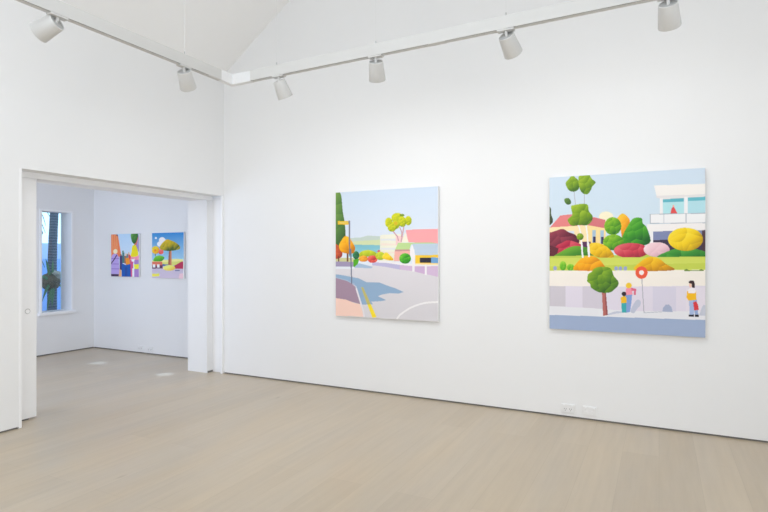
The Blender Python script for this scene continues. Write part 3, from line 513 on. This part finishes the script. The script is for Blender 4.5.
def inside(U, V, pts):
    r = np.zeros(U.shape, bool); n = len(pts)
    for i in range(n):
        x0, y0 = pts[i]; x1, y1 = pts[(i + 1) % n]
        if y0 == y1: continue
        r ^= ((y0 > V) != (y1 > V)) & (U < (x1 - x0) * (V - y0) / (y1 - y0) + x0)
    return r
def rounded(pts, k=5):
    out = []; n = len(pts)
    for i in range(n):
        p0, p1, p2, p3 = [np.array(pts[(i + j) % n], float) for j in (-1, 0, 1, 2)]
        for t in np.linspace(0, 1, k, endpoint=False):
            out.append(tuple(0.5 * (2 * p1 + (p2 - p0) * t + (2 * p0 - 5 * p1 + 4 * p2 - p3) * t * t + (3 * p1 - p0 - 3 * p2 + p3) * t ** 3)))
    return out
def paint(ops, nx, ny, asp, gain):
    U, V = np.meshgrid(np.linspace(0, 1000, nx + 1), np.linspace(0, 1000, ny + 1))
    C = np.ones((ny + 1, nx + 1, 3)) * lin((225, 225, 228))
    for op in ops:
        if op[0] == 'p':
            _, sm, pts, c, c2 = op
            m = inside(U, V, rounded(pts) if sm else pts)
            if c2 is None: C[m] = lin(c)
            elif m.any():
                v = [p[1] for p in pts]; t = np.clip((V[m] - min(v)) / max(1, max(v) - min(v)), 0, 1)[:, None]
                C[m] = lin(c) * (1 - t) + lin(c2) * t
        elif op[0] == 'l':
            _, w, pts, c = op; d = np.full(U.shape, 1e9)
            for a, b in zip(pts, pts[1:]):
                ax, ay, bx_, by = a[0], a[1] * asp, b[0], b[1] * asp
                L2 = max(1e-6, (bx_ - ax) ** 2 + (by - ay) ** 2)
                t = np.clip(((U - ax) * (bx_ - ax) + (V * asp - ay) * (by - ay)) / L2, 0, 1)
                d = np.minimum(d, np.hypot(U - ax - t * (bx_ - ax), V * asp - ay - t * (by - ay)))
            C[d < w / 2] = lin(c)
        else:                                   # a clump of foliage in broad brushed facets
            _, cell, seed, pts, c, lt, dk = op
            P = np.array(rounded(pts, 4)); m = inside(U, V, [tuple(p) for p in P])
            if not m.any(): continue
            x0, y0 = P.min(0); x1, y1 = P.max(0); w = max(x1 - x0, (y1 - y0) * asp); r = max(12, w * cell / 300.0)
            rg = random.Random(seed); n = int(3 + (x1 - x0) * (y1 - y0) * asp / (r * r) * 1.1); n = min(n, 60)
            sx = [rg.uniform(x0, x1) for _ in range(n)]; sy = [rg.uniform(y0, y1) for _ in range(n)]
            u, v = U[m], V[m] * asp; best = np.full(u.shape, 1e9); sh = np.zeros(u.shape)
            for a, b_ in zip(sx, sy):
                k = rg.uniform(-0.15, 0.15); dx, dy = (u - a) / r, (v - b_ * asp) / r; d = dx * dx + dy * dy
                q = d < best; best[q] = d[q]; sh[q] = (-0.42 * dx - 0.5 * dy + k)[q]
            gx = (u - (x0 + x1) / 2) / max(1, (x1 - x0)); gy = (v / asp - (y0 + y1) / 2) / max(1, (y1 - y0))
            s = np.clip(sh * 1.1 - 0.85 * gx - 1.1 * gy, -1, 1)[:, None]
            C[m] = np.where(s > 0, lin(c) * (1 - s) + lin(lt) * s, lin(c) * (1 + s) - lin(dk) * s)
    return np.clip(C * np.array(gain), 0, 0.93)
def paint_mat():
    m = nmat('oil_paint_on_canvas', (0.8, 0.8, 0.8), 0.55, bump=0.05, bscale=450, spec=0.3); nt = m.node_tree
    a = nt.nodes.new('ShaderNodeAttribute'); a.attribute_name = 'pigment'
    nt.links.new(a.outputs['Color'], nt.nodes['Principled BSDF'].inputs['Base Color']); return m
M_PAINT = paint_mat()
def painting(key, x0, x1, z0, z1, ywall, depth, nx, gain, label):
    w, h = x1 - x0, z1 - z0; ny = int(nx * h / w); xc = (x0 + x1) / 2
    root = empty('painting', (xc, ywall - 0.004, z0), label, 'painting')
    depth -= 0.004
    obj('stretched_canvas', boxes([(-w / 2, w / 2, -depth, 0, 0, h)], 0.003), M_CANVAS, root)
    C = paint(ART[key], nx, ny, h / w, gain)
    X, Z = np.meshgrid(np.linspace(-w / 2 + 0.002, w / 2 - 0.002, nx + 1), np.linspace(h - 0.002, 0.002, ny + 1))
    co = np.stack([X, np.full_like(X, -depth - 0.0008), Z], -1).reshape(-1, 3)
    i = np.arange(ny)[:, None] * (nx + 1) + np.arange(nx)[None, :]
    q = np.stack([i, i + nx + 1, i + nx + 2, i + 1], -1).reshape(-1, 4)
    me = bpy.data.meshes.new('painted_face'); me.vertices.add(len(co)); me.vertices.foreach_set('co', co.ravel())
    me.loops.add(q.size); me.loops.foreach_set('vertex_index', q.ravel().astype(np.int32))
    me.polygons.add(len(q)); me.polygons.foreach_set('loop_start', (np.arange(len(q)) * 4).astype(np.int32)); me.update(calc_edges=True)
    at = me.color_attributes.new('pigment', 'FLOAT_COLOR', 'POINT')
    at.data.foreach_set('color', np.concatenate([C.reshape(-1, 3), np.ones((len(co), 1))], 1).ravel().astype(np.float32))
    me.materials.append(M_PAINT); o = bpy.data.objects.new('painted_face', me); COL.objects.link(o); o.parent = root
    return root
painting('P1', -3.153, -1.956, 0.795, 2.144, YA, 0.040, 330, GAIN_A, 'large street corner painting with yellow street sign and pink roof')
painting('P2', -0.885, 0.334, 0.792, 2.160, YA, 0.040, 390, GAIN_A, 'large garden painting with white balcony house, round clipped trees and footpath figures')
painting('S1', -7.526, -6.905, 1.136, 1.785, YS, 0.032, 150, GAIN_S, 'small crowd painting with purple coat and orange building, side room')
painting('S2', -6.625, -5.982, 1.128, 1.787, YS, 0.032, 150, GAIN_S, 'small painting of one broad tree under deep blue sky, side room')

# ------------------------------------------------------------------ power outlets
def outlet(x, y, z, label, holes, group, w=0.116, h=0.078):
    r = empty('power_outlet', (x, y, z), label, 'power outlet', group)
    obj('faceplate', boxes([(-w / 2, w / 2, -0.011, 0, -h / 2, h / 2)], 0.003), M_PLATE, r)
    for s in (-1, 1):
        obj('rocker_switch', boxes([(s * 0.034 - 0.008, s * 0.034 + 0.008, -0.0145, -0.009, 0.012, 0.030)], 0.002), M_PLATE, r)
        if holes:
            bm = bmesh.new(); bx(bm, s * 0.023 - 0.0016, s * 0.023 + 0.0016, -0.0116, -0.008, -0.022, -0.012)
            for t in (-1, 1):
                bx(bm, s * 0.023 + t * 0.008 - 0.0016, s * 0.023 + t * 0.008 + 0.0016, -0.0116, -0.008, -0.008, 0.003)
            obj('socket_holes', bm, M_HOLE, r)
        else:
            obj('data_jack', boxes([(s * 0.023 - 0.009, s * 0.023 + 0.009, -0.0135, -0.009, -0.018, -0.002)], 0.0015), M_PLATE, r)
    return r
outlet(-0.728, YA, 0.083, 'white double power outlet with dark socket holes, below the garden painting', True, 'wall plates under the garden painting')
outlet(-0.545, YA, 0.083, 'plain white wall plate with small jacks, right of the power outlet', False, 'wall plates under the garden painting')
outlet(-6.905, YS, 0.078, 'white wall plate low in the side room, under the crowd painting', True, 'wall plates in the side room')
outlet(-6.70, YS, 0.078, 'white wall plate low in the side room, nearer the tree painting', True, 'wall plates in the side room')

# ------------------------------------------------------------------ lighting track
TX, TY = -3.20, 3.50; SL = 0.0145
def tz(x): return 2.884 + max(0.0, (x + 3.2)) * SL
TH, TW = 0.083, 0.046
track = empty('lighting_track', (TX, TY, 2.884), 'white suspended L shaped lighting track hanging below the vaulted ceiling', 'lighting track')
def beam_x(bm, x0, x1, y0, y1, zo0, zo1):
    vs = []
    for x in (x0, x1):
        b = tz(x) - 2.884
        vs.append([bm.verts.new((x - TX, y - TY, b + z)) for y, z in ((y0, zo0), (y1, zo0), (y1, zo1), (y0, zo1))])
    a, c = vs
    bm.faces.new(a[::-1]); bm.faces.new(c)
    for i in range(4): bm.faces.new((a[i], a[(i + 1) % 4], c[(i + 1) % 4], c[i]))
    bmesh.ops.recalc_face_normals(bm, faces=bm.faces)
XE = 2.2
bm = bmesh.new(); beam_x(bm, TX + 0.085, XE, TY - TW / 2, TY + TW / 2, 0.004, TH)
for y0, y1 in ((-TW / 2, -TW / 2 + 0.004), (-TW / 2 + 0.013, TW / 2)): beam_x(bm, TX + 0.085, XE, TY + y0, TY + y1, 0.0, 0.004)
obj('track_beam', bm, M_TRACK, track)
bm = bmesh.new(); beam_x(bm, TX + 0.20, XE, TY - TW / 2 + 0.004, TY - TW / 2 + 0.013, 0.002, 0.0045); obj('track_slot', bm, M_SLOT, track, )
YE = -2.0
bm = boxes([(-TW / 2, TW / 2, YE - TY, -0.085, 0.004, TH), (TW / 2 - 0.004, TW / 2, YE - TY, -0.085, 0.0, 0.004), (-TW / 2, TW / 2 - 0.013, YE - TY, -0.085, 0.0, 0.004)])
obj('track_beam', bm, M_TRACK, track)
obj('track_slot', boxes([(TW / 2 - 0.013, TW / 2 - 0.004, YE - TY, -0.28, 0.002, 0.0045)]), M_SLOT, track)
obj('lit_corner_joint', boxes([(-TW / 2 - 0.001, 0.21, -TW / 2 - 0.001, TW / 2 + 0.001, -0.002, TH + 0.001), (-TW / 2 - 0.001, TW / 2 + 0.001, -0.15, -TW / 2, -0.002, TH + 0.001)], 0.001), M_JOINT_LIT, track)  # joint lengthened and whitened to stand for spotlight glow on the track end
bm = bmesh.new(); beam_x(bm, -1.42, -1.30, TY - TW / 2 - 0.001, TY + TW / 2, -0.002, 0.004); obj('feed_cover', bm, M_TRACK, track)
def cable(x, y):
    z0 = tz(x) - 2.884 + TH
    bm = bmesh.new(); tube(bm, [(x - TX, y - TY, z0 + 0.02), (x - TX, y - TY, ceil_z(x) - 2.884 - 0.001)], 0.0009, 6)
    c = obj('suspension_cable', bm, M_CABLE, track)
    bm = bmesh.new(); tube(bm, [(x - TX, y - TY, z0 - 0.001), (x - TX, y - TY, z0 + 0.022), (x - TX, y - TY, z0 + 0.03)], [0.005, 0.005, 0.002], 10)
    obj('cable_gripper', bm, M_STEEL, c)
for x, y in ((TX, 2.985), (-2.735, TY), (-1.838, TY), (-0.885, TY), (0.60, TY), (TX, 0.9)): cable(x, y)

def spotlight(x, y, d, run, watts, label, L=0.138, r0=0.051, r1=0.0625, drop=0.038):
    zt = tz(x) if run == 'x' else 2.884
    root = empty('track_spotlight', (x, y, zt), label, 'spotlight', 'spotlights on the lighting track')
    pl = (0.055, 0.0225) if run == 'x' else (0.0225, 0.055)
    obj('track_adapter', boxes([(-pl[0], pl[0], -pl[1], pl[1], -0.012, -0.0008)], 0.002), M_TRACK, root)
    d = Vector(d).normalized(); rc = Vector((0, 0, -drop))
    bm = bmesh.new(); tube(bm, [(0, 0, -0.010), (0, 0, -drop * 0.6), rc + d * 0.016], 0.010, 12); obj('stem', bm, M_TRACK, root, True)
    m = Matrix.Translation(rc) @ d.to_track_quat('Z', 'Y').to_matrix().to_4x4()
    bm = bmesh.new()
    lathe(bm, [(r0 - 0.004, 0.014), (r0 - 0.004, 0.002), (r0 - 0.002, 0.0), (r0, 0.002), (r1, L - 0.002), (r1 - 0.001, L), (r1 - 0.003, L), (r1 - 0.005, L - 0.03), (r1 - 0.008, L - 0.032)], m, 40)
    obj('lamp_housing', bm, M_SPOT, root, True)
    bm = bmesh.new(); lathe(bm, [(0, 0.006), (r0 - 0.0035, 0.006), (r0 - 0.0035, 0.013), (0, 0.013)], m, 32); obj('rear_cap', bm, M_CAP, root, True)
    bm = bmesh.new(); lathe(bm, [(0, L - 0.030), (r1 - 0.006, L - 0.033), (r1 - 0.006, L - 0.045), (0, L - 0.045)], m, 32); obj('lens', bm, M_LENS, root, True)
    ld = bpy.data.lights.new('lamp', 'SPOT'); ld.energy = watts; ld.spot_size = math.radians(SPOT_DEG); ld.spot_blend = 1.0; ld.shadow_soft_size = 0.045; ld.color = (1.0, 0.99, 0.985)
    lo = bpy.data.objects.new('lamp', ld); COL.objects.link(lo); lo.parent = root
    lo.matrix_local = Matrix.Translation(rc + d * (L + 0.004)) @ (-d).to_track_quat('Z', 'Y').to_matrix().to_4x4()
    return root
SPOT_DEG = 165
spotlight(TX, 2.012, (-0.85, -0.30, -0.43), 'y', 8, 'white spotlight nearest the left edge of the photo, turned to the left wall')
spotlight(TX, 2.979, (-0.30, 0.60, -0.74), 'y', 15, 'white spotlight on the left track run, above the wide doorway')
spotlight(-2.714, TY, (0.10, 0.50, -0.86), 'x', 10, 'small slim looking spotlight nearest the corner joint of the track')
spotlight(-1.838, TY, (-0.20, 0.56, -0.80), 'x', 22, 'upright white spotlight hanging above the street corner painting')
spotlight(-0.885, TY, (0.18, 0.74, -0.65), 'x', 12, 'tilted white spotlight left of the garden painting, under a hanging wire')
spotlight(0.046, TY, (0.07, 0.70, -0.71), 'x', 12, 'white spotlight at the top right of the photo, above the garden painting')

# recessed downlights of the side room
def downlight(x, y, label):
    r = empty('downlight', (x, y, 2.60), label, 'downlight', 'side room downlights')
    bm = bmesh.new(); lathe(bm, [(0.036, 0.0), (0.036, -0.004), (0.048, -0.004), (0.050, 0.0)], Matrix.Identity(4), 28); obj('ring', bm, M_TRIM, r, True)
    bm = bmesh.new(); lathe(bm, [(0, -0.002), (0.036, -0.002), (0.036, 0.0)], Matrix.Identity(4), 28); obj('lens', bm, M_LENS, r)
    ld = bpy.data.lights.new('lamp', 'SPOT'); ld.energy = 260; ld.spot_size = math.radians(6); ld.spot_blend = 1.0; ld.shadow_soft_size = 0.03; ld.color = (0.48, 0.70, 1.0)
    lo = bpy.data.objects.new('lamp', ld); COL.objects.link(lo); lo.parent = r; lo.location = (0, 0, -0.01)
downlight(-5.40, 4.72, 'recessed ceiling downlight of the side room nearer the doorway')
downlight(-6.78, 4.82, 'recessed ceiling downlight of the side room nearer the window')

# ------------------------------------------------------------------ plants outside the window
rg = random.Random(4)
palm = empty('palm_tree', (-8.9, 5.48, -0.1), 'grey trunked palm standing outside the narrow side room window', 'palm tree')
bm = bmesh.new()
pts = [(0.0 + 0.012 * math.sin(z * 3), 0.075 * z / 2.9 * 1.0, z) for z in np.linspace(0, 3.3, 24)]
tube(bm, pts, [0.075 - 0.006 * z + 0.003 * (i % 2) for i, (_, _, z) in enumerate(pts)], 16); obj('trunk', bm, M_BARK, palm, True)
def blade(bm, base, tip, w, droop=0.0, n=6):
    base, tip = Vector(base), Vector(tip); ax = (tip - base); s = ax.cross(Vector((1, 0, 0.2))).normalized()
    top = Vector((0.002, 0, 0.002)); prev = None; first = None
    for i in range(n + 1):
        t = i / n; p = base + ax * t + Vector((0, 0, -droop * t * t)); ww = w * math.sin(math.pi * min(0.97, 0.12 + 0.88 * t)) * 0.5 + 0.0006
        c = [bm.verts.new(p - s * ww), bm.verts.new(p + top), bm.verts.new(p + s * ww), bm.verts.new(p - top)]
        if prev:
            for k in range(4): bm.faces.new((prev[k], prev[(k + 1) % 4], c[(k + 1) % 4], c[k]))
        prev = c
def frond(parent, base, dirv, length, droop, name='frond', leaf=0.24, n=22):
    bm = bmesh.new(); base = Vector(base); d = Vector(dirv).normalized(); P = []
    for i in range(n + 1):
        t = i / n; P.append(base + d * length * t + Vector((0, 0, -droop * t * t)))
    tube(bm, P, [0.008 * (1 - 0.8 * i / n) for i in range(n + 1)], 6)
    for i in range(3, n):
        t = (P[i + 1] - P[i]).normalized(); s = t.cross(Vector((0, 0, 1))).normalized(); l = leaf * (1 - 0.55 * abs(i / n - 0.4))
        for sg in (-1, 1): blade(bm, P[i], P[i] + (t * 0.75 + s * sg * 0.7 + Vector((0, 0, -0.15))) * l, 0.020, 0.05, 4)
    return obj(name, bm, M_LEAF, parent)
for a in range(8):
    an = a * math.pi / 4 + 0.3; frond(palm, (0, 0.085, 3.25), (math.cos(an), math.sin(an), 0.55), 1.3, 0.9)
fan = empty('young_palm', (-9.05, 5.22, -0.1), 'young palm with arching green fronds left of the palm trunk, outside', 'palm')
bm = bmesh.new()
for k in range(4): tube(bm, [(0.03 * math.cos(k * 1.6), 0.03 * math.sin(k * 1.6), 0), (0.05 * math.cos(k * 1.6), 0.05 * math.sin(k * 1.6), 1.0), (0.02, 0.02 * k, 1.65 + 0.1 * k)], [0.018, 0.014, 0.009], 8)
obj('stem', bm, M_FERN, fan, True)
for (b, d, l, dr) in [((0.02, 0.0, 1.65), (0.2, -0.9, 0.9), 0.75, 0.32), ((0.02, 0.02, 1.75), (-0.5, -0.5, 1.2), 0.7, 0.3), ((0.02, 0.0, 1.7), (0.6, -0.6, 0.6), 0.6, 0.4)]:
    frond(fan, b, d, l, dr, leaf=0.20, n=18)
def strap(pts, w):
    bm = bmesh.new(); P = [Vector(p) for p in rounded_3d(pts)]; prev = None; n = len(P)
    for i, p in enumerate(P):
        t = (P[min(i + 1, n - 1)] - P[max(i - 1, 0)]).normalized(); s = t.cross(Vector((1, 0, 0.1))).normalized(); q = s.cross(t) * 0.003
        ww = w * (0.25 + 0.75 * math.sin(math.pi * (0.1 + 0.88 * i / (n - 1)))) * 0.5
        c = [bm.verts.new(p - s * ww), bm.verts.new(p + q), bm.verts.new(p + s * ww), bm.verts.new(p - q)]
        if prev:
            for k in range(4): bm.faces.new((prev[k], prev[(k + 1) % 4], c[(k + 1) % 4], c[k]))
        else: bm.faces.new(c[::-1])
        prev = c
    bm.faces.new(prev); return obj('leaf', bm, M_LEAF, fan)
def rounded_3d(pts, k=5):
    out = []; p = [Vector(pts[0])] + [Vector(q) for q in pts] + [Vector(pts[-1])]
    for i in range(1, len(p) - 2):
        for j in range(k):
            t = j / k; out.append(0.5 * (2 * p[i] + (p[i + 1] - p[i - 1]) * t + (2 * p[i - 1] - 5 * p[i] + 4 * p[i + 1] - p[i + 2]) * t * t + (3 * p[i] - p[i - 1] - 3 * p[i + 1] + p[i + 2]) * t ** 3))
    return out + [p[-2]]
for pts, w in [([(0.0, 0.02, 1.85), (0.0, 0.03, 2.25), (0.02, 0.11, 2.25), (0.03, 0.19, 2.08), (0.04, 0.245, 1.93)], 0.020), ([(0.0, 0.02, 1.95), (0.0, 0.08, 2.35), (0.03, 0.19, 2.24), (0.04, 0.25, 2.05)], 0.018),
               ([(0.0, 0.02, 1.75), (0.0, 0.07, 1.94), (0.03, 0.15, 1.99), (0.03, 0.20, 1.93), (0.04, 0.15, 1.86), (0.04, 0.10, 1.79), (0.04, 0.12, 1.70)], 0.022), ([(0.0, 0.02, 1.7), (0.02, 0.06, 2.0), (0.04, 0.11, 2.03), (0.05, 0.16, 1.90)], 0.02),
               ([(0.0, 0.02, 1.9), (-0.05, 0.1, 2.3), (-0.1, 0.3, 2.35), (-0.12, 0.45, 2.15)], 0.02), ([(0.0, 0.02, 1.1), (0.03, 0.08, 1.40), (0.06, 0.16, 1.48), (0.08, 0.21, 1.36)], 0.022)]:
    strap(pts, w)
fern = empty('staghorn_fern', (-8.80, 5.44, 1.05), 'staghorn fern with brown shield clasping the palm trunk outside', 'fern')
def lump(name, c, r, mat, seed, sub=3):
    bm = bmesh.new(); bmesh.ops.create_icosphere(bm, subdivisions=sub, radius=1.0); g = random.Random(seed); ph = [g.uniform(0, 6) for _ in range(6)]
    for v in bm.verts:
        n = v.co.normalized(); k = 1 + 0.07 * math.sin(n.x * 5 + ph[0]) * math.sin(n.y * 6 + ph[1]) + 0.05 * math.sin(n.z * 9 + ph[2] + n.y * 4)
        v.co = Vector((c[0] + n.x * r[0] * k, c[1] + n.y * r[1] * k, c[2] + n.z * r[2] * k))
    return obj(name, bm, mat, fern, True)
lump('shield', (0, -0.02, -0.01), (0.13, 0.15, 0.145), M_SHIELD, 1)
lump('dried_shield', (0.03, 0.045, 0.085), (0.10, 0.085, 0.075), M_MOSS, 2)
for (b, t, w, dr) in [((0.06, -0.05, 0.0), (0.10, -0.16, 0.42), 0.05, 0.06), ((0.07, -0.08, 0.0), (0.12, -0.30, 0.22), 0.055, 0.16), ((0.07, -0.06, -0.05), (0.14, -0.24, -0.10), 0.06, 0.22), ((0.06, -0.01, -0.08), (0.12, -0.07, -0.22), 0.06, 0.20),
                      ((0.05, 0.07, -0.06), (0.10, 0.26, -0.16), 0.05, 0.16), ((0.05, -0.02, 0.06), (0.06, -0.02, 0.38), 0.04, 0.04), ((0.05, 0.08, 0.05), (0.06, 0.18, 0.22), 0.035, 0.1), ((0.07, -0.02, -0.08), (0.13, -0.16, -0.30), 0.05, 0.18)]:
    bm = bmesh.new(); blade(bm, b, t, w, dr, 8); obj('fertile_frond', bm, M_FERN, fern)
